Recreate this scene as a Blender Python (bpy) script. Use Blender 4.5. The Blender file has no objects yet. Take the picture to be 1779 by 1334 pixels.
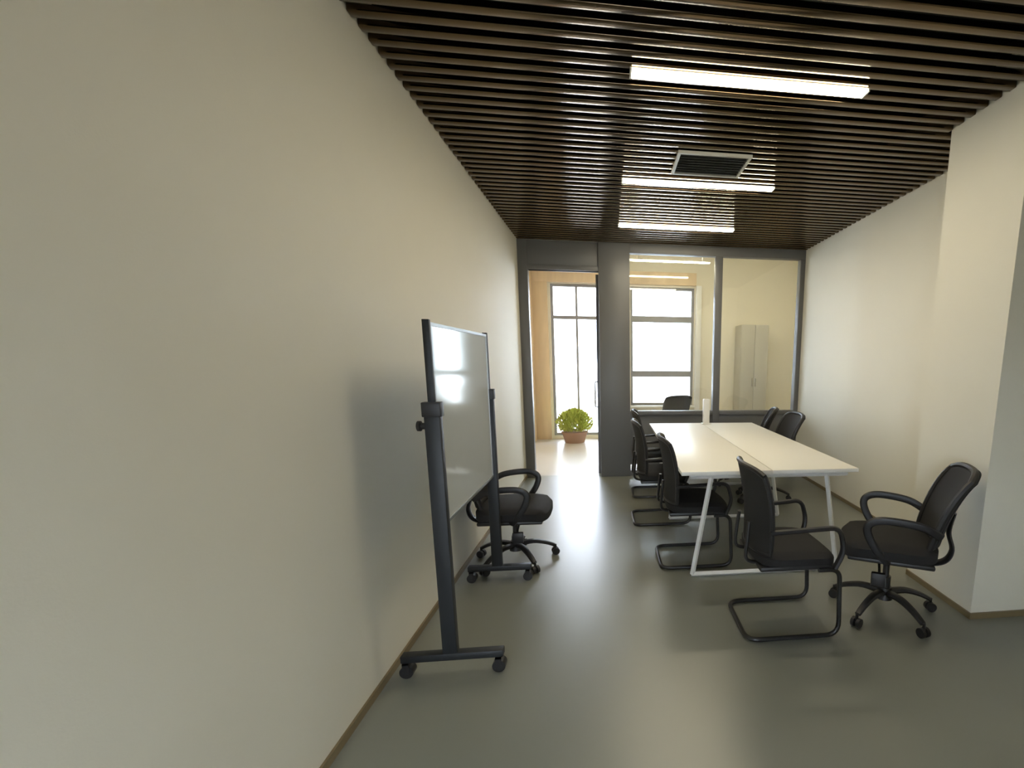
import bpy, bmesh, math, random
from mathutils import Vector, Matrix

random.seed(4)
S = bpy.context.scene
COL = S.collection

# ------------------------------------------------------------------ camera
W_PX, H_PX, F_PX = 1779.0, 1334.0, 800.0
YAW, PITCH, ROLL = 0.1279973860904605, -0.16711307186993637, 0.008610044331815267
CAM_H = 1.4380410602719607
PPX, PPY = 1158.9466, 762.8951
fw = Vector((math.sin(YAW) * math.cos(PITCH), math.cos(YAW) * math.cos(PITCH), math.sin(PITCH)))
r0 = Vector((math.cos(YAW), -math.sin(YAW), 0))
u0 = r0.cross(fw)
rr = math.cos(ROLL) * r0 + math.sin(ROLL) * u0
uu = -math.sin(ROLL) * r0 + math.cos(ROLL) * u0
cd = bpy.data.cameras.new('camera')
cam = bpy.data.objects.new('camera', cd)
COL.objects.link(cam)
M4 = Matrix((rr, uu, -fw)).transposed().to_4x4()
M4.translation = Vector((0, 0, CAM_H))
cam.matrix_world = M4
cd.sensor_fit = 'HORIZONTAL'
cd.sensor_width = 36
cd.lens = F_PX / W_PX * 36
cd.shift_x = (W_PX / 2 - PPX) / W_PX
cd.shift_y = (PPY - H_PX / 2) / W_PX
cd.clip_start = 0.02
S.camera = cam

# ------------------------------------------------------------------ world, exposure
world = bpy.data.worlds.new('overcast_sky')
S.world = world
world.use_nodes = True
bg = world.node_tree.nodes['Background']
bg.inputs[0].default_value = (0.84, 0.90, 1.0, 1)
bg.inputs[1].default_value = 21.0
S.view_settings.view_transform = 'Standard'
S.view_settings.look = 'None'
S.view_settings.exposure = 0.08
S.view_settings.gamma = 1.0
S.view_settings.use_curve_mapping = False
LAMP = 46.0
LAMP_COL = (1.0, 0.88, 0.64)

# ------------------------------------------------------------------ materials
def mat(name, col, rough=0.6, metal=0.0, spec=0.5, noise=0.0, nscale=20.0, bump=0.0, bscale=60.0, emit=None, es=0.0, stretch=None):
    m = bpy.data.materials.new(name)
    m.use_nodes = True
    nt = m.node_tree
    b = nt.nodes['Principled BSDF']
    b.inputs['Base Color'].default_value = (*col, 1)
    b.inputs['Roughness'].default_value = rough
    b.inputs['Metallic'].default_value = metal
    b.inputs['Specular IOR Level'].default_value = spec
    if emit:
        b.inputs['Emission Color'].default_value = (*emit, 1)
        b.inputs['Emission Strength'].default_value = es
    if noise or bump:
        tc = nt.nodes.new('ShaderNodeTexCoord')
        mp = nt.nodes.new('ShaderNodeMapping')
        if stretch: mp.inputs['Scale'].default_value = stretch
        nt.links.new(tc.outputs['Object'], mp.inputs[0])
    if noise:
        n = nt.nodes.new('ShaderNodeTexNoise')
        n.inputs['Scale'].default_value = nscale
        n.inputs['Detail'].default_value = 5
        nt.links.new(mp.outputs[0], n.inputs['Vector'])
        r = nt.nodes.new('ShaderNodeMix'); r.data_type = 'RGBA'
        r.inputs[6].default_value = (*[max(0, c * (1 - noise)) for c in col], 1)
        r.inputs[7].default_value = (*[min(1, c * (1 + noise)) for c in col], 1)
        nt.links.new(n.outputs[0], r.inputs[0])
        nt.links.new(r.outputs[2], b.inputs['Base Color'])
    if bump:
        n2 = nt.nodes.new('ShaderNodeTexNoise')
        n2.inputs['Scale'].default_value = bscale
        n2.inputs['Detail'].default_value = 4
        nt.links.new(mp.outputs[0], n2.inputs['Vector'])
        bp = nt.nodes.new('ShaderNodeBump')
        bp.inputs['Strength'].default_value = bump
        bp.inputs['Distance'].default_value = 0.01
        nt.links.new(n2.outputs[0], bp.inputs['Height'])
        nt.links.new(bp.outputs[0], b.inputs['Normal'])
    return m

def glass_mat(name, tint=(0.95, 0.97, 0.97), ior=1.5):
    m = bpy.data.materials.new(name)
    m.use_nodes = True
    nt = m.node_tree
    nt.nodes.clear()
    out = nt.nodes.new('ShaderNodeOutputMaterial')
    mx = nt.nodes.new('ShaderNodeMixShader')
    fr = nt.nodes.new('ShaderNodeFresnel'); fr.inputs[0].default_value = ior
    tr = nt.nodes.new('ShaderNodeBsdfTransparent'); tr.inputs[0].default_value = (*tint, 1)
    gl = nt.nodes.new('ShaderNodeBsdfGlossy'); gl.inputs['Roughness'].default_value = 0.02
    nt.links.new(fr.outputs[0], mx.inputs[0])
    nt.links.new(tr.outputs[0], mx.inputs[1])
    nt.links.new(gl.outputs[0], mx.inputs[2])
    nt.links.new(mx.outputs[0], out.inputs[0])
    return m

M = {}
M['wall'] = mat('warm_white_paint', (0.85, 0.82, 0.71), 0.55, noise=0.02, nscale=3, bump=0.05, bscale=180)
M['floor'] = mat('grey_green_epoxy', (0.235, 0.245, 0.21), 0.34, noise=0.10, nscale=1.4, bump=0.03, bscale=5)
M['floor'].node_tree.nodes['Principled BSDF'].inputs['IOR'].default_value = 1.85
M['slat'] = mat('dark_brown_gloss_metal', (0.125, 0.092, 0.058), 0.17, metal=1.0)
M['void'] = mat('black_plenum', (0.012, 0.012, 0.012), 0.9)
M['frame'] = mat('grey_partition_metal', (0.15, 0.152, 0.155), 0.4)
M['skirt'] = mat('brown_skirting', (0.22, 0.17, 0.09), 0.5)
M['glass'] = glass_mat('clear_glass')
M['lamp'] = mat('led_diffuser', (0.9, 0.9, 0.85), 0.4, emit=LAMP_COL, es=LAMP)
M['lamp_body'] = mat('white_lamp_body', (0.8, 0.8, 0.75), 0.4)
M['white_top'] = mat('white_laminate', (0.90, 0.88, 0.82), 0.35)
M['white_metal'] = mat('white_powder_coat', (0.82, 0.82, 0.80), 0.35)
M['fabric'] = mat('black_fabric', (0.014, 0.014, 0.015), 0.85, noise=0.3, nscale=150, bump=0.3, bscale=400)
M['mesh'] = mat('charcoal_mesh', (0.02, 0.02, 0.02), 0.8, bump=0.4, bscale=500)
M['plastic'] = mat('black_plastic', (0.02, 0.02, 0.022), 0.45)
M['black_metal'] = mat('black_tube_metal', (0.015, 0.016, 0.018), 0.35, spec=0.6)
M['stand'] = mat('dark_slate_metal', (0.014, 0.017, 0.021), 0.5)
M['board'] = mat('gloss_white_board', (0.62, 0.66, 0.68), 0.10, spec=0.8)
M['alu'] = mat('grey_aluminium', (0.35, 0.37, 0.38), 0.35, metal=0.6)
M['vent'] = mat('pale_grey_vent', (0.55, 0.55, 0.50), 0.4)
M['vent_in'] = mat('grey_vent_panel', (0.10, 0.105, 0.10), 0.3)
M['far_wall'] = mat('cream_paint', (0.84, 0.79, 0.66), 0.6)
M['wood'] = mat('orange_brown_wood', (0.84, 0.64, 0.43), 0.5, noise=0.25, nscale=6, stretch=(1, 1, 0.15))
M['far_floor'] = mat('pale_stone_floor', (0.74, 0.72, 0.68), 0.25)
M['far_ceiling'] = mat('far_ceiling_paint', (0.70, 0.66, 0.5), 0.7)
M['win_frame'] = mat('grey_window_frame', (0.33, 0.33, 0.34), 0.45)
M['cabinet'] = mat('pale_grey_cabinet', (0.50, 0.48, 0.42), 0.5)
M['pot'] = mat('brown_pot', (0.40, 0.25, 0.17), 0.7)
M['leaf'] = mat('yellow_green_leaf', (0.58, 0.64, 0.14), 0.55, noise=0.3, nscale=30)
M['facade'] = mat('pale_facade', (0.70, 0.68, 0.74), 0.8)
M['facade_dark'] = mat('facade_window', (0.30, 0.32, 0.38), 0.3)
M['ground'] = mat('outdoor_paving', (0.45, 0.44, 0.42), 0.8)
M['chrome'] = mat('brushed_steel', (0.6, 0.6, 0.6), 0.25, metal=1.0)

# ------------------------------------------------------------------ mesh helpers
def link(name, bm, m, parent=None, smooth=False):
    me = bpy.data.meshes.new(name)
    bmesh.ops.recalc_face_normals(bm, faces=bm.faces)
    bm.to_mesh(me); bm.free()
    me.materials.append(m)
    if smooth:
        for p in me.polygons: p.use_smooth = True
        me.set_sharp_from_angle(angle=math.radians(40))
    o = bpy.data.objects.new(name, me)
    COL.objects.link(o)
    if parent: o.parent = parent
    return o

def box(bm, x0, x1, y0, y1, z0, z1, bev=0.0, seg=2):
    r = bmesh.ops.create_cube(bm, size=1)
    vs = r['verts']
    for v in vs:
        v.co = Vector(((x0 + x1) / 2 + v.co.x * (x1 - x0), (y0 + y1) / 2 + v.co.y * (y1 - y0), (z0 + z1) / 2 + v.co.z * (z1 - z0)))
    if bev:
        es = list({e for v in vs for e in v.link_edges})
        bmesh.ops.bevel(bm, geom=es, offset=bev, segments=seg, affect='EDGES', profile=0.5)

def bx(name, m, x0, x1, y0, y1, z0, z1, parent=None, bev=0.0):
    bm = bmesh.new(); box(bm, x0, x1, y0, y1, z0, z1, bev)
    return link(name, bm, m, parent, smooth=bev > 0)

def spline(pts, n=6):
    P = [Vector(p) for p in pts]
    out = []
    for i in range(len(P) - 1):
        p0 = P[max(i - 1, 0)]; p1 = P[i]; p2 = P[i + 1]; p3 = P[min(i + 2, len(P) - 1)]
        for k in range(n):
            t = k / n
            out.append(0.5 * ((2 * p1) + (-p0 + p2) * t + (2 * p0 - 5 * p1 + 4 * p2 - p3) * t * t + (-p0 + 3 * p1 - 3 * p2 + p3) * t ** 3))
    out.append(P[-1])
    return out

def fillet(pts, r=0.05, n=5):
    P = [Vector(p) for p in pts]
    out = [P[0]]
    for i in range(1, len(P) - 1):
        a, b, c = P[i - 1], P[i], P[i + 1]
        d1 = (a - b); d2 = (c - b)
        rr_ = min(r, d1.length * 0.49, d2.length * 0.49)
        s = b + d1.normalized() * rr_; e = b + d2.normalized() * rr_
        for k in range(n + 1):
            t = k / n
            out.append((1 - t) ** 2 * s + 2 * t * (1 - t) * b + t * t * e)
    out.append(P[-1])
    return out

def tube(bm, pts, ra, rb=None, n=10, taper=None, up=(0, 0, 1)):
    """sweep an ellipse (ra sideways, rb upwards) along pts"""
    rb = rb or ra
    P = [Vector(p) for p in pts]
    rings = []
    side_prev = None
    for i, p in enumerate(P):
        t = (P[min(i + 1, len(P) - 1)] - P[max(i - 1, 0)]).normalized()
        if side_prev is None:
            s = t.cross(Vector(up))
            if s.length < 1e-3: s = t.cross(Vector((1, 0, 0)))
        else:
            s = side_prev - t * side_prev.dot(t)
        s.normalize(); side_prev = s
        w = s.cross(t).normalized()
        k = 1.0 if taper is None else taper[0] + (taper[1] - taper[0]) * i / (len(P) - 1)
        rings.append([bm.verts.new(p + s * math.cos(a) * ra * k + w * math.sin(a) * rb * k) for a in [2 * math.pi * j / n for j in range(n)]])
    for a, b in zip(rings, rings[1:]):
        for j in range(n):
            bm.faces.new((a[j], a[(j + 1) % n], b[(j + 1) % n], b[j]))
    bm.faces.new(rings[0]); bm.faces.new(rings[-1][::-1])

def cyl(bm, p0, p1, r, n=16, r2=None):
    tube(bm, [p0, p1], r, n=n, taper=(1, (r2 / r) if r2 else 1))

def empty(name, loc, rz=0.0):
    o = bpy.data.objects.new(name, None)
    COL.objects.link(o)
    o.empty_display_size = 0.1
    o.location = loc; o.rotation_euler = (0, 0, rz)
    return o

def tag(o, label, cat, group=None, kind=None):
    o['label'] = label; o['category'] = cat
    if group: o['group'] = group
    if kind: o['kind'] = kind
    return o

def struct(o):
    o['kind'] = 'structure'
    return o

def dup(root, loc, rz, label):
    r = root.copy(); COL.objects.link(r)
    r.location = loc; r.rotation_euler = (0, 0, rz); r['label'] = label
    for ch in list(root.children):
        c = ch.copy(); COL.objects.link(c); c.parent = r
        for g in ch.children:
            d = g.copy(); COL.objects.link(d); d.parent = c
    return r

# ------------------------------------------------------------------ room shell
XL, XR, XP, D, H = -1.013, 2.445, 2.041, 5.765, 2.80
P0, P1, YB = 2.193, 2.76, -1.6
FY = 8.64; FXL, FXR, FH = -1.30, 3.70, 3.35
T = 0.12
fl = struct(bx('floor', M['floor'], XL - T, XR + T, YB - T, D + 0.06, -0.10, 0.0))
struct(bx('wall_left', M['wall'], XL - T, XL, YB - T, D + 0.06, 0.0, 3.0))
struct(bx('wall_right', M['wall'], XR, XR + T, YB - T, D + 0.06, 0.0, 3.0))
BWX0, BWX1, BWZ0, BWZ1 = -0.85, 0.30, 0.50, 1.55          # unseen window behind the viewer, added to light pillar and left wall
bm = bmesh.new()
box(bm, XL, BWX0, YB - T, YB, 0, 3.0); box(bm, BWX1, XR, YB - T, YB, 0, 3.0)
box(bm, BWX0, BWX1, YB - T, YB, 0, BWZ0); box(bm, BWX0, BWX1, YB - T, YB, BWZ1, 3.0)
struct(link('wall_back', bm, M['wall']))
bw = empty('unseen_window', (0, 0, 0)); struct(bw)
bm = bmesh.new(); yb_ = YB - T / 2
box(bm, BWX0, BWX0 + 0.04, yb_ - 0.03, yb_ + 0.03, BWZ0, BWZ1); box(bm, BWX1 - 0.04, BWX1, yb_ - 0.03, yb_ + 0.03, BWZ0, BWZ1)
box(bm, BWX0 + 0.04, BWX1 - 0.04, yb_ - 0.03, yb_ + 0.03, BWZ0, BWZ0 + 0.04); box(bm, BWX0 + 0.04, BWX1 - 0.04, yb_ - 0.03, yb_ + 0.03, BWZ1 - 0.04, BWZ1)
link('window_frame', bm, M['win_frame'], bw)
bx('glass_pane', M['glass'], BWX0 + 0.04, BWX1 - 0.04, yb_ - 0.003, yb_ + 0.003, BWZ0 + 0.04, BWZ1 - 0.04, bw)
struct(bx('ground_behind', M['ground'], -14, 16, -20, YB - T - 0.02, -0.25, -0.12))
pil = struct(bx('wall_pillar', M['wall'], XP, XR, P0, P1, 0.0, 2.98))
# skirting
struct(bx('baseboard_left', M['skirt'], XL, XL + 0.010, YB, D - 0.03, 0.0, 0.035))
struct(bx('baseboard_right', M['skirt'], XR - 0.010, XR, P1 + 0.01, D - 0.03, 0.0, 0.035))
bm = bmesh.new()
box(bm, XP - 0.010, XP, P0 - 0.01, P1, 0, 0.035); box(bm, XP, XR, P0 - 0.010, P0, 0, 0.035)
struct(link('baseboard_pillar', bm, M['skirt']))

# ceiling: dark void with glossy slats across the room
ceil_ = struct(bx('ceiling', M['void'], XL - T, XR + T, YB - T, D + 0.06, 2.98, 3.08))
PITCH_S, SW, SD = 0.086, 0.042, 0.032
def slat_mesh(x1):
    bm = bmesh.new()
    box(bm, XL, x1, -SW / 2, SW / 2, 0, SD, 0.006, 2)
    me = bpy.data.meshes.new('slat'); bm.to_mesh(me); bm.free()
    me.materials.append(M['slat'])
    for p in me.polygons: p.use_smooth = True
    me.set_sharp_from_angle(angle=math.radians(50))
    return me
long_me, short_me = slat_mesh(XR), slat_mesh(XP)
y = D - 0.075
while y > YB + 0.05:
    inpil = P0 - SW / 2 < y < P1 + SW / 2
    o = bpy.data.objects.new('slat', short_me if inpil else long_me)
    COL.objects.link(o); o.parent = ceil_
    o.location = (0, y, H)
    y -= PITCH_S
# carrier rails the slats clip to
for x in (-0.6, 0.6, 1.8):
    bx('carrier_rail', M['void'], x - 0.02, x + 0.02, YB, D - 0.02, H + SD, H + SD + 0.03, ceil_)

# ------------------------------------------------------------------ partition at the far end
def fr(name, x0, x1, z0, z1, parent=None, d=0.05, m='frame', bev=0.003):
    return bx(name, M[m], x0, x1, D - d, D + d, z0, z1, parent, bev)
part = empty('wall_far', (0, 0, 0)); struct(part)
fr('post', XL, -0.905, 0, 2.80, part)
fr('column', -0.095, 0.270, 0, 2.80, part, 0.07)
fr('door_header_panel', -0.905, -0.095, 2.475, 2.80, part, 0.04)
fr('door_header_rail', -0.905, -0.095, 2.475, 2.53, part, 0.055)
fr('top_rail', 0.270, 2.445, 2.695, 2.80, part)
fr('mullion', 1.315, 1.400, 0.07, 2.695, part)
fr('end_post', 2.385, 2.445, 0, 2.695, part)
for a, b in ((0.270, 1.315), (1.400, 2.385)):
    fr('sill_rail', a, b, 0.775, 0.825, part)
    fr('bottom_rail', a, b, 0.0, 0.07, part)
for k, (a, b) in enumerate(((0.270, 1.315), (1.400, 2.385))):
    fr('lower_panel', a, b, 0.14, 0.775, part, 0.02)
    for z0, z1 in ((0.825, 2.695), (0.07, 0.14)):
        bx('glass_pane', M['glass'], a, b, D - 0.004, D + 0.004, z0, z1, part)
bx('wall_above', M['wall'], XL, XR, D - 0.03, D + 0.03, 2.80, FH, part)

# open glass door leaf, swung into the next room against the column
dr = empty('door_1', (0, 0, 0)); struct(dr)
bm = bmesh.new()
xa, xb, ya, yb = -0.132, -0.098, D + 0.075, D + 0.80
box(bm, xa, xb, ya, ya + 0.06, 0.01, 2.46); box(bm, xa, xb, yb - 0.06, yb, 0.01, 2.46)
box(bm, xa, xb, ya + 0.06, yb - 0.06, 0.01, 0.10); box(bm, xa, xb, ya + 0.06, yb - 0.06, 2.38, 2.46)
link('door_frame', bm, M['frame'], dr)
bx('glass_pane', M['glass'], -0.118, -0.112, ya + 0.06, yb - 0.06, 0.10, 2.38, dr)
bm = bmesh.new()
tube(bm, fillet([(-0.132, yb - 0.03, 0.80), (-0.18, yb - 0.03, 0.80), (-0.18, yb - 0.03, 1.15), (-0.132, yb - 0.03, 1.15)], 0.02), 0.012)
link('door_handle', bm, M['chrome'], dr, True)

# ------------------------------------------------------------------ next room
struct(bx('floor_next_room', M['far_floor'], FXL - T, FXR + T, D + 0.06, FY + 0.25, -0.10, 0.0))
struct(bx('ceiling_next_room', M['far_ceiling'], FXL - T, FXR + T, D - 0.03, FY + 0.25, FH, FH + 0.1))
wl = struct(bx('wall_next_room_left', M['wood'], FXL - T, FXL, D + 0.06, FY, 0.0, FH))
struct(bx('wall_next_room_right', M['far_wall'], FXR, FXR + T, D + 0.06, FY, 0.0, FH))
struct(bx('wall_next_room_near', M['far_wall'], XR + 0.001, FXR, D - 0.06, D + 0.06, 0.0, FH))
struct(bx('wall_next_room_corner', M['far_wall'], FXL - T, XL - T, D - 0.06, D + 0.06, 0.0, FH))
# far wall with two window openings
W1 = (-1.00, 0.25, 0.06, 2.785); W2 = (0.42, 1.60, 0.62, 2.765)
bm = bmesh.new()
yw0, yw1 = FY, FY + 0.2
box(bm, FXL - T, W1[0], yw0, yw1, 0, 2.785)
box(bm, W1[0], W1[1], yw0, yw1, 0, W1[2])
box(bm, W1[1], W2[0], yw0, yw1, 0, 2.785)
box(bm, W2[0], W2[1], yw0, yw1, 0, W2[2])
box(bm, W2[0], W2[1], yw0, yw1, W2[3], 2.785)
box(bm, W2[1], FXR + T, yw0, yw1, 0, 2.785)
box(bm, FXL - T, FXR + T, yw0, yw1, 2.785, FH)
fw_ = struct(link('wall_next_room_far', bm, M['far_wall']))
bx('wood_fascia', M['wood'], FXL, 1.62, FY - 0.05, FY, 2.80, 3.02, fw_, 0.004)
bx('window_casing', M['white_metal'], 1.62, 1.72, FY - 0.06, FY, 0.0, 2.80, fw_, 0.004)
bx('wood_pier', M['wood'], FXL, -1.04, FY - 0.05, FY, 0.0, 2.80, fw_, 0.004)

def window(name, r, vx, hz, t=0.045, ht=0.06):
    x0, x1, z0, z1 = r
    o = empty(name, (0, 0, 0)); struct(o)
    yc = FY + 0.10
    bm = bmesh.new()
    box(bm, x0, x0 + t, yc - 0.03, yc + 0.03, z0, z1); box(bm, x1 - t, x1, yc - 0.03, yc + 0.03, z0, z1)
    box(bm, x0 + t, x1 - t, yc - 0.03, yc + 0.03, z0, z0 + t); box(bm, x0 + t, x1 - t, yc - 0.03, yc + 0.03, z1 - t, z1)
    link('window_frame', bm, M['win_frame'], o)
    xs = [x0 + t] + list(vx) + [x1 - t]
    zs = [z0 + t] + list(hz) + [z1 - t]
    for v in vx: bx('mullion', M['win_frame'], v - 0.02, v + 0.02, yc - 0.025, yc + 0.025, z0 + t, z1 - t, o)
    for h in hz:
        for a, b in zip(xs, xs[1:]):
            bx('transom', M['win_frame'], a + (0.02 if a in vx else 0), b - (0.02 if b in vx else 0), yc - 0.025, yc + 0.025, h - ht / 2, h + ht / 2, o)
    for a, b in zip(xs, xs[1:]):
        for c, d in zip(zs, zs[1:]):
            bx('glass_pane', M['glass'], a, b, yc - 0.003, yc + 0.003, c, d, o)
    return o
window('window_1', W1, (-0.546, -0.10), (2.208,))
window('window_2', W2, (), (2.205, 1.205), ht=0.11)
struct(bx('window_sill', M['white_metal'], W2[0] - 0.04, W2[1] + 0.02, FY - 0.10, FY + 0.06, 0.585, 0.62, bev=0.004))

# outside: paving and a pale building across the yard
struct(bx('ground_outside', M['ground'], -14, 16, FY + 0.25, 30, -0.25, -0.12))
bd = empty('neighbouring_building', (0, 17.0, -0.12))
tag(bd, 'pale building outside, seen overexposed through the far windows', 'building')
bx('facade_wall', M['facade'], -6.0, 3.2, 0.0, 0.4, 0, 4.6, bd)
bx('roof_coping', M['facade'], -6.1, 3.3, -0.08, 0.45, 4.6, 4.75, bd)
for i in range(4):
    x = -5.0 + i * 2.2
    f = bx('window', M['white_metal'], x, x + 1.4, -0.05, 0.0, 1.3, 3.0, bd)
    for k in range(2):
        bx('pane', M['facade_dark'], x + 0.06 + k * 0.66, x + 0.68 + k * 0.66, -0.07, -0.05, 1.36, 2.94, f)

# ------------------------------------------------------------------ lamps
def tube_lamp(loc, label, group, L=1.2, w=0.066, h=0.018):
    o = empty('linear_lamp', loc); tag(o, label, 'ceiling lamp', group)
    bx('lamp_housing', M['lamp_body'], -L / 2, L / 2, -w / 2 + 0.004, w / 2 - 0.004, -0.006, 0.0, o)
    bx('diffuser', M['lamp'], -L / 2 + 0.008, L / 2 - 0.008, -w / 2, w / 2, -h, -0.006, o, 0.004)
    for s in (-1, 1):
        bx('end_cap', M['lamp_body'], min(s * L / 2, s * (L / 2 - 0.008)), max(s * L / 2, s * (L / 2 - 0.008)), -w / 2, w / 2, -h, -0.006, o)
    return o
LX = 0.722
tube_lamp((LX, 2.453, H), 'linear white tube lamp nearest the viewer, longest on the dark slatted ceiling', 'linear lamps on the slatted ceiling')
tube_lamp((LX, 3.789, H), 'middle linear tube lamp on the slatted ceiling, just beyond the square vent', 'linear lamps on the slatted ceiling', w=0.07)
tube_lamp((LX, 4.971, H), 'farthest linear tube lamp on the slatted ceiling, closest to the glass partition', 'linear lamps on the slatted ceiling', w=0.07)
# lamp hanging in the next room
nl = tube_lamp((1.0, 7.5, 2.99), 'thin linear lamp hanging in the next room, seen through the left glass pane', None, L=1.25, w=0.06)
for s in (-0.5, 0.5):
    bm = bmesh.new(); cyl(bm, (s, 0, 0), (s, 0, FH - 2.99), 0.004, 6); link('hanging_wire', bm, M['chrome'], nl)

tube_lamp((2.55, 7.0, FH), 'unseen linear lamp added on the next room ceiling, above the right glass pane', 'unseen lamps added in the next room')  # added out of view to brighten the next room behind the right pane
tube_lamp((0.9, 6.6, FH), 'unseen linear lamp added on the next room ceiling, above the left glass pane', 'unseen lamps added in the next room')  # second added lamp, hidden above the glass, lifts the next room's light

# ceiling vent
v = empty('ceiling_vent', (0.725, 3.42, H)); tag(v, 'square grey air vent with a pale frame set in the slatted ceiling', 'air vent')
bm = bmesh.new(); a = 0.25; b_ = 0.18
for (x0, x1, y0, y1) in ((-a, -a + 0.02, -b_, b_), (a - 0.02, a, -b_, b_), (-a + 0.02, a - 0.02, -b_, -b_ + 0.02), (-a + 0.02, a - 0.02, b_ - 0.02, b_)):
    box(bm, x0, x1, y0, y1, -0.018, -0.001)
link('vent_frame', bm, M['vent'], v)
bx('vent_back', M['vent_in'], -a + 0.02, a - 0.02, -b_ + 0.02, b_ - 0.02, -0.004, -0.001, v)
for k in range(8):
    yk = -b_ + 0.04 + k * 0.04
    bm = bmesh.new(); box(bm, -a + 0.02, a - 0.02, -0.013, 0.013, -0.0015, 0.0015)
    bmesh.ops.rotate(bm, verts=bm.verts, cent=(0, 0, 0), matrix=Matrix.Rotation(math.radians(25), 3, 'X'))
    o = link('louvre', bm, M['vent_in'], v); o.location = (0, yk, -0.011)

# ------------------------------------------------------------------ table
TX0, TX1, TY0, TY1, TZ = 0.461, 1.669, 2.835, 5.20, 0.74
tb = empty('meeting_table', ((TX0 + TX1) / 2, (TY0 + TY1) / 2, 0))
tag(tb, 'long white laminate table on white metal loop legs beside the right wall', 'table')
hx, hy = (TX1 - TX0) / 2, (TY1 - TY0) / 2
bx('tabletop', M['white_top'], -hx, -0.003, -hy, hy, TZ - 0.025, TZ, tb, 0.002)
bx('tabletop', M['white_top'], 0.003, hx, -hy, hy, TZ - 0.025, TZ, tb, 0.002)
for yy in (-hy + 0.045, 0.0, hy - 0.045):
    bm = bmesh.new()
    pts = [(-hx + 0.075, 0.015), (-hx + 0.20, TZ - 0.06)]
    def bar(p, q, w=0.017):
        tube(bm, [(p[0], yy, p[1]), (q[0], yy, q[1])], w, w, n=4, up=(0, 1, 0))
    bar((-hx + 0.09, 0.018), (-hx + 0.205, TZ - 0.045)); bar((hx - 0.09, 0.018), (hx - 0.205, TZ - 0.045))
    bar((-hx + 0.085, 0.018), (hx - 0.085, 0.018)); bar((-hx + 0.06, TZ - 0.042), (hx - 0.06, TZ - 0.042))
    link('leg_frame', bm, M['white_metal'], tb)
for xx in (-hx + 0.12, hx - 0.12):
    bx('side_rail', M['white_metal'], xx - 0.015, xx + 0.015, -hy + 0.06, hy - 0.06, TZ - 0.058, TZ - 0.026, tb)

# slim white upright at the far end of the table
ut = empty('desk_socket_tower', (1.10, 5.10, TZ)); tag(ut, 'slim white upright box standing at the far end of the white table', 'desk box')
bx('body', M['white_metal'], -0.035, 0.035, -0.03, 0.03, 0.012, 0.285, ut, 0.006)
bx('foot', M['white_metal'], -0.05, 0.05, -0.045, 0.045, 0.0, 0.012, ut, 0.004)

# ------------------------------------------------------------------ chairs (local: faces +X, origin on floor)
def cushion(x0, x1, y0, y1, z0, z1, dome=0.012, front_drop=0.02, nx=12, ny=12):
    bm = bmesh.new()
    cx, cy = (x0 + x1) / 2, (y0 + y1) / 2; ax, ay = (x1 - x0) / 2, (y1 - y0) / 2
    def pt(i, j, top):
        u = -1 + 2 * i / nx; w = -1 + 2 * j / ny
        # squircle mapping for round corners
        k = 1 - 0.10 * (abs(u) ** 3) * (abs(w) ** 3) * 1.6
        e = max(abs(u), abs(w))
        rim = 1 - max(0, (e - 0.7) / 0.3) ** 3 * 0.5
        zc = (z0 + z1) / 2; hh = (z1 - z0) / 2
        z = zc + (hh * rim if top else -hh * rim)
        if top: z += dome * (1 - u * u) * (1 - w * w)
        z -= front_drop * max(0, u) ** 3
        return Vector((cx + ax * u * k, cy + ay * w * k, z))
    tv = [[bm.verts.new(pt(i, j, True)) for j in range(ny + 1)] for i in range(nx + 1)]
    bv = [[bm.verts.new(pt(i, j, False)) for j in range(ny + 1)] for i in range(nx + 1)]
    for i in range(nx):
        for j in range(ny):
            bm.faces.new((tv[i][j], tv[i + 1][j], tv[i + 1][j + 1], tv[i][j + 1]))
            bm.faces.new((bv[i][j], bv[i][j + 1], bv[i + 1][j + 1], bv[i + 1][j]))
    for i in range(nx):
        bm.faces.new((tv[i][0], bv[i][0], bv[i + 1][0], tv[i + 1][0])); bm.faces.new((tv[i][ny], tv[i + 1][ny], bv[i + 1][ny], bv[i][ny]))
        bm.faces.new((tv[0][i], tv[0][i + 1], bv[0][i + 1], bv[0][i])); bm.faces.new((tv[nx][i], bv[nx][i], bv[nx][i + 1], tv[nx][i + 1]))
    return bm

def back_point(u, w, xb, xt, z0, z1, hw0, hw1, bow, extra=0):
    """u in -1..1 across, w in 0..1 up"""
    hw = hw0 + (hw1 - hw0) * math.sin(min(1, w * 1.25) * math.pi / 2)
    z = z0 + (z1 - z0) * w
    corner = 0.03 * abs(u) ** 4 * (1 if w > 0.5 else -0.3) * (2 * abs(w - 0.5)) ** 3
    x = xb + (xt - xb) * w + 0.02 * math.sin(w * math.pi) - bow * (1 - u * u) + extra
    return Vector((x, hw * u * (1 - 0.08 * max(0, w - 0.8) * 5 * 0.6), z - corner))

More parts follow.
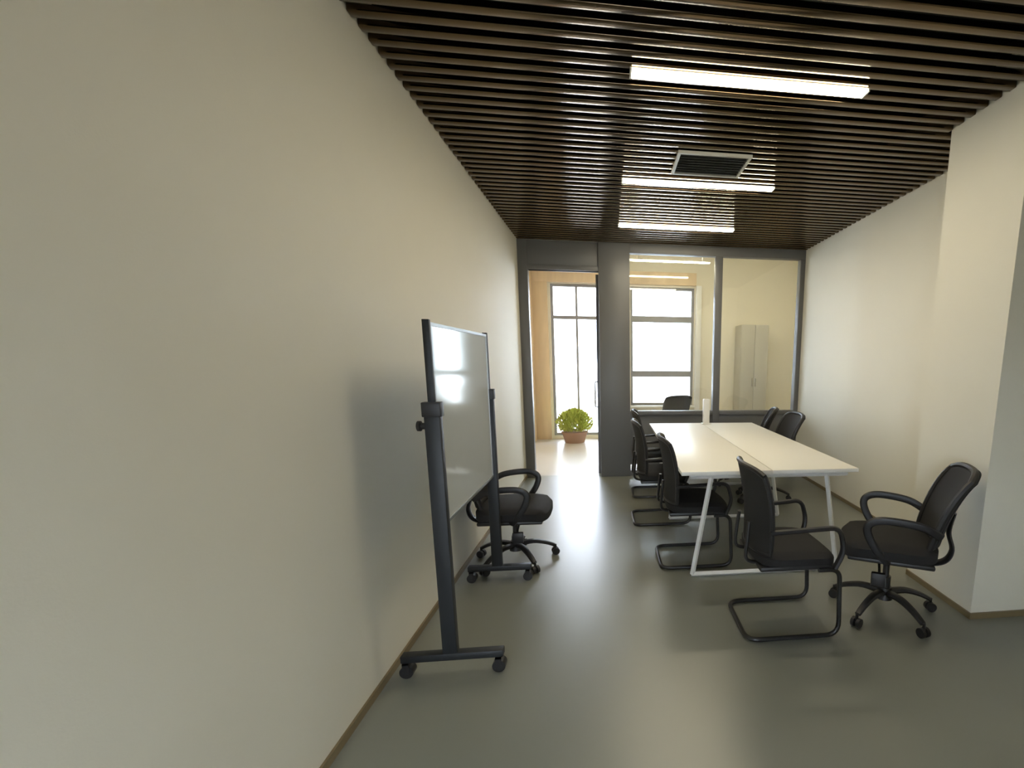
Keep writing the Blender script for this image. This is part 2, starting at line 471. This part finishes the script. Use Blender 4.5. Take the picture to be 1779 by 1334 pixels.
def back_panel(th, *a, nu=14, nw=12):
    bm = bmesh.new()
    fr_ = [[bm.verts.new(back_point(-1 + 2 * i / nu, j / nw, *a)) for j in range(nw + 1)] for i in range(nu + 1)]
    bk = [[bm.verts.new(back_point(-1 + 2 * i / nu, j / nw, *a) + Vector((-th, 0, 0))) for j in range(nw + 1)] for i in range(nu + 1)]
    for i in range(nu):
        for j in range(nw):
            bm.faces.new((fr_[i][j], fr_[i + 1][j], fr_[i + 1][j + 1], fr_[i][j + 1]))
            bm.faces.new((bk[i][j], bk[i][j + 1], bk[i + 1][j + 1], bk[i + 1][j]))
        bm.faces.new((fr_[i][0], bk[i][0], bk[i + 1][0], fr_[i + 1][0])); bm.faces.new((fr_[i][nw], fr_[i + 1][nw], bk[i + 1][nw], bk[i][nw]))
    for j in range(nw):
        bm.faces.new((fr_[0][j], fr_[0][j + 1], bk[0][j + 1], bk[0][j])); bm.faces.new((fr_[nu][j], bk[nu][j], bk[nu][j + 1], fr_[nu][j + 1]))
    return bm

def back_rim(a, r=0.014):
    pts = []
    for k in range(15): pts.append(back_point(-1 + 2 * k / 14, 1, *a))
    for k in range(1, 13): pts.append(back_point(1, 1 - k / 12, *a))
    for k in range(1, 15): pts.append(back_point(1 - 2 * k / 14, 0, *a))
    for k in range(1, 13): pts.append(back_point(-1, k / 12, *a))
    bm = bmesh.new()
    tube(bm, [p + Vector((-0.008, 0, 0)) for p in pts], r, r, n=8, up=(1, 0, 0))
    return bm

def make_sled_chair(loc, rz, label, group):
    o = empty('cantilever_chair', loc, rz); tag(o, label, 'chair', group)
    link('seat', cushion(-0.20, 0.235, -0.225, 0.225, 0.405, 0.475), M['fabric'], o, True)
    bx('seat_pan', M['plastic'], -0.19, 0.215, -0.20, 0.20, 0.385, 0.412, o, 0.01)
    a = (-0.135, -0.185, 0.47, 0.915, 0.20, 0.215, 0.055)
    link('backrest', back_panel(0.018, *a), M['mesh'], o, True)
    link('back_frame', back_rim(a), M['plastic'], o, True)
    for s in (-1, 1):
        bm = bmesh.new()
        tube(bm, spline([(-0.16, s * 0.10, 0.395), (-0.235, s * 0.10, 0.42), (-0.235, s * 0.10, 0.52), (-0.225, s * 0.09, 0.62)]), 0.014, 0.010, n=8)
        link('back_bracket', bm, M['plastic'], o, True)
    # one continuous bent tube: rear base bar, both runners, both front legs up to the seat
    bm = bmesh.new()
    P = [(0.12, 0.2, 0.385), (0.235, 0.2, 0.385), (0.255, 0.2, 0.015), (-0.245, 0.2, 0.015), (-0.245, -0.2, 0.015), (0.255, -0.2, 0.015), (0.235, -0.2, 0.385), (0.12, -0.2, 0.385)]
    tube(bm, fillet(P, 0.075, 7), 0.0125, 0.0125, n=10)
    link('tube_frame', bm, M['black_metal'], o, True)
    for s in (-1, 1):
        bm = bmesh.new()
        tube(bm, fillet([(-0.155, s * 0.215, 0.60), (0.20, s * 0.235, 0.625), (0.235, s * 0.232, 0.50), (0.20, s * 0.215, 0.40)], 0.05, 6), 0.018, 0.013, n=8)
        link('armrest', bm, M['plastic'], o, True)
    return o

def make_swivel_chair(loc, rz, label, group, star=0.0, lift=0.0):
    o = empty('swivel_chair', loc, rz); tag(o, label, 'chair', group)
    L = lift
    link('seat', cushion(-0.235, 0.26, -0.235, 0.235, 0.385 + L, 0.475 + L), M['fabric'], o, True)
    bx('seat_pan', M['plastic'], -0.21, 0.22, -0.20, 0.20, 0.365 + L, 0.392 + L, o, 0.01)
    a = (-0.165, -0.31, 0.485 + L, 0.885 + L, 0.20, 0.22, 0.05)
    link('backrest', back_panel(0.035, *a), M['mesh'], o, True)
    link('back_frame', back_rim(a, 0.018), M['plastic'], o, True)
    bm = bmesh.new()
    tube(bm, spline([(-0.05, 0, 0.352 + L), (-0.20, 0, 0.335 + L), (-0.285, 0, 0.36 + L), (-0.315, 0, 0.43 + L), (-0.29, 0, 0.53 + L), (-0.305, 0, 0.64 + L)]), 0.035, 0.012, n=10)
    link('back_support', bm, M['plastic'], o, True)
    bx('tilt_mechanism', M['plastic'], -0.09, 0.09, -0.06, 0.06, 0.325 + L, 0.366 + L, o, 0.01)
    bm = bmesh.new()
    tube(bm, spline([(0.05, 0.06, 0.345 + L), (0.055, 0.19, 0.335 + L), (0.055, 0.215, 0.30 + L)]), 0.007, n=8)
    box(bm, 0.025, 0.095, 0.205, 0.235, 0.25 + L, 0.325 + L, 0.006)
    link('tension_lever', bm, M['plastic'], o, True)
    bm = bmesh.new()
    tube(bm, spline([(0.05, -0.06, 0.345 + L), (0.055, -0.19, 0.335 + L), (0.055, -0.215, 0.30 + L)]), 0.007, n=8)
    box(bm, 0.025, 0.095, -0.235, -0.205, 0.25 + L, 0.325 + L, 0.006)
    link('height_lever', bm, M['plastic'], o, True)
    for s in (-1, 1):
        bm = bmesh.new()
        tube(bm, spline([(-0.215, s * 0.225, 0.565 + L), (-0.12, s * 0.25, 0.615 + L), (0.02, s * 0.262, 0.632 + L), (0.10, s * 0.26, 0.622 + L), (0.135, s * 0.255, 0.585 + L), (0.12, s * 0.245, 0.52 + L), (0.07, s * 0.235, 0.44 + L), (0.02, s * 0.20, 0.375 + L)]), 0.022, 0.013, n=8, up=(0, 1, 0))
        link('armrest', bm, M['plastic'], o, True)
    bm = bmesh.new()
    cyl(bm, (0, 0, 0.09), (0, 0, 0.22 + L), 0.029); cyl(bm, (0, 0, 0.20 + L), (0, 0, 0.33 + L), 0.018)
    link('gas_column', bm, M['black_metal'], o, True)
    bm = bmesh.new(); cyl(bm, (0, 0, 0.085), (0, 0, 0.155), 0.047, 20, 0.037)
    link('base_hub', bm, M['plastic'], o, True)
    for k in range(5):
        t = star + k * 2 * math.pi / 5
        c, s_ = math.cos(t), math.sin(t)
        bm = bmesh.new()
        tube(bm, spline([(0.03 * c, 0.03 * s_, 0.125), (0.12 * c, 0.12 * s_, 0.13), (0.21 * c, 0.21 * s_, 0.105), (0.275 * c, 0.275 * s_, 0.072)], 4), 0.024, 0.017, n=8, taper=(1.15, 0.75))
        leg = link('base_leg', bm, M['plastic'], o, True)
        bm = bmesh.new()
        px, py = 0.282 * c, 0.282 * s_
        n = Vector((-s_, c, 0)).normalized(); p = Vector((px, py, 0.027))
        for q in (-1, 1):
            cyl(bm, p + n * (q * 0.007), p + n * (q * 0.024), 0.027, 14)
        cyl(bm, p - n * 0.024, p + n * 0.024, 0.006, 8)
        cyl(bm, (px, py, 0.04), (px, py, 0.078), 0.008, 8)
        link('caster', bm, M['plastic'], leg, True)
    return o

GL = 'black cantilever chairs along the left side of the white table'
c0 = make_sled_chair((0.945, 2.31, 0), 0.0, 'black cantilever chair on a sled base in front of the near end of the table', 'black cantilever chairs')
dup(c0, (0.60, 3.20, 0), 0.0, 'black cantilever chair tucked under the left side of the table, closest to the viewer')
dup(c0, (0.46, 4.08, 0), 0.02, 'black cantilever chair at the left side of the table, middle of that row')
dup(c0, (0.50, 4.92, 0), -0.03, 'black cantilever chair at the left side of the table, nearest the glass partition')

R180 = math.pi
s0 = make_swivel_chair((1.59, 2.33, 0), math.radians(152), 'black swivel chair facing left in front of the white pillar', 'black swivel chairs', star=math.radians(58))
make_swivel_chair((-0.675, 3.275, 0), 0.0, 'black swivel chair with looped arms behind the mobile whiteboard at the left wall', 'black swivel chairs', star=math.radians(18), lift=-0.03)
f1 = make_swivel_chair((1.60, 4.55, 0), R180, 'dark swivel chair on the wall side of the table, second from the glass partition', 'black swivel chairs', star=0.4, lift=0.03)
dup(f1, (1.56, 5.16, 0), R180 - 0.3, 'dark swivel chair on the wall side of the table, right by the glass partition')
dup(f1, (0.98, 7.3, 0), R180 * 0.6, 'dim swivel chair in the next room, seen through the left glass pane')

# ------------------------------------------------------------------ mobile whiteboard
BX, BY0, BY1 = -0.735, 2.045, 2.965
wb = empty('mobile_whiteboard', (BX, (BY0 + BY1) / 2, 0))
tag(wb, 'glossy whiteboard on a dark wheeled stand beside the left wall', 'whiteboard')
hb = (BY1 - BY0) / 2
for s, (x0, x1) in ((-1, (-0.215, 0.235)), (1, (-0.185, 0.215))):
    yy = s * hb
    bm = bmesh.new(); box(bm, -0.032, 0.032, yy - 0.019, yy + 0.019, 0.085, 1.245, 0.004)
    post = link('post', bm, M['stand'], wb, True)
    bm = bmesh.new(); cyl(bm, (-0.032, yy, 1.16), (-0.060, yy, 1.16), 0.014); cyl(bm, (-0.052, yy, 1.16), (-0.064, yy, 1.16), 0.022)
    link('knob', bm, M['plastic'], post, True)
    bx('sleeve', M['plastic'], -0.038, 0.038, yy - 0.024, yy + 0.024, 1.20, 1.262, post, 0.004)
    bx('inner_post', M['stand'], -0.014, 0.014, yy - 0.010, yy + 0.010, 1.262, 1.600, wb, 0.002)
    bm = bmesh.new(); box(bm, x0, x1, yy - 0.022, yy + 0.022, 0.075, 0.11, 0.005)
    foot = link('foot_bar', bm, M['stand'], wb, True)
    for xx in (x0 + 0.022, x1 - 0.022):
        bm = bmesh.new()
        cyl(bm, (xx, yy - 0.022, 0.03), (xx, yy + 0.022, 0.03), 0.030, 18)
        box(bm, xx - 0.014, xx + 0.014, yy - 0.027, yy - 0.023, 0.025, 0.076); box(bm, xx - 0.014, xx + 0.014, yy + 0.023, yy + 0.027, 0.025, 0.076)
        box(bm, xx - 0.014, xx + 0.014, yy - 0.027, yy + 0.027, 0.068, 0.076)
        link('caster', bm, M['plastic'], foot, True)
ZB0, ZB1 = 0.71, 1.59
panel = bx('board_panel', M['board'], -0.004, 0.008, -hb + 0.028, hb - 0.028, ZB0 + 0.012, ZB1 - 0.012, wb)
bm = bmesh.new()
e = hb - 0.012
box(bm, -0.008, 0.012, -e, e, ZB1 - 0.014, ZB1); box(bm, -0.008, 0.012, -e, e, ZB0, ZB0 + 0.014)
box(bm, -0.008, 0.012, -e, -e + 0.016, ZB0 + 0.014, ZB1 - 0.014); box(bm, -0.008, 0.012, e - 0.016, e, ZB0 + 0.014, ZB1 - 0.014)
link('board_frame', bm, M['alu'], wb)

# ------------------------------------------------------------------ next room contents
cb = empty('tall_cabinet', (2.63, 8.40, 0)); tag(cb, 'tall pale grey cabinet in the next room, seen through the right glass pane', 'cabinet')
bx('body', M['cabinet'], -0.25, 0.25, -0.20, 0.22, 0.05, 2.10, cb, 0.004)
bx('plinth', M['frame'], -0.24, 0.24, -0.18, 0.20, 0.0, 0.05, cb)
for s in (-1, 1):
    d_ = bx('door', M['cabinet'], min(0.003 * s, 0.245 * s), max(0.003 * s, 0.245 * s), -0.222, -0.201, 0.06, 2.09, cb, 0.003)
    bx('handle', M['chrome'], s * 0.03 - 0.006, s * 0.03 + 0.006, -0.24, -0.223, 1.0, 1.15, d_, 0.002)

pl = empty('potted_shrub', (-0.60, 8.28, 0)); tag(pl, 'low bushy yellow-green plant in a brown pot before the far window', 'plant')
bm = bmesh.new(); tube(bm, [(0, 0, 0.0), (0, 0, 0.17)], 0.20, n=24, taper=(0.85, 1.1)); tube(bm, [(0, 0, 0.17), (0, 0, 0.195)], 0.235, n=24)
link('pot', bm, M['pot'], pl, True)
bm = bmesh.new()
for k in range(12):
    t = k * 2.399; r = 0.02 + 0.10 * (k / 12)
    tube(bm, spline([(r * math.cos(t), r * math.sin(t), 0.19), (1.5 * r * math.cos(t), 1.5 * r * math.sin(t), 0.32), (1.9 * r * math.cos(t), 1.9 * r * math.sin(t), 0.44)], 3), 0.005, n=5)
link('stem', bm, M['leaf'], pl, True)
bm = bmesh.new()
for k in range(2200):
    z = random.uniform(0, 1); t = random.uniform(0, 2 * math.pi); q = math.sqrt(max(0, 1 - (1.6 * z - 0.6) ** 2)) * random.uniform(0.3, 1.0)
    c = Vector((0.31 * q * math.cos(t), 0.25 * q * math.sin(t), 0.20 + 0.36 * z))
    n = Vector((math.cos(t) * q, math.sin(t) * q, z + random.uniform(-0.3, 0.5))).normalized()
    d1 = n.cross(Vector((random.uniform(-1, 1), random.uniform(-1, 1), 0.3))).normalized(); d2 = (n + Vector((0, 0, 0.8))).normalized()
    L_ = random.uniform(0.035, 0.06); w_ = L_ * 0.33
    v4 = [bm.verts.new(p) for p in (c, c + d2 * L_ * 0.5 + d1 * w_, c + d2 * L_ + n * 0.01, c + d2 * L_ * 0.5 - d1 * w_)]
    bm.faces.new(v4)
lf = link('foliage', bm, M['leaf'], pl); lf['kind'] = 'stuff'
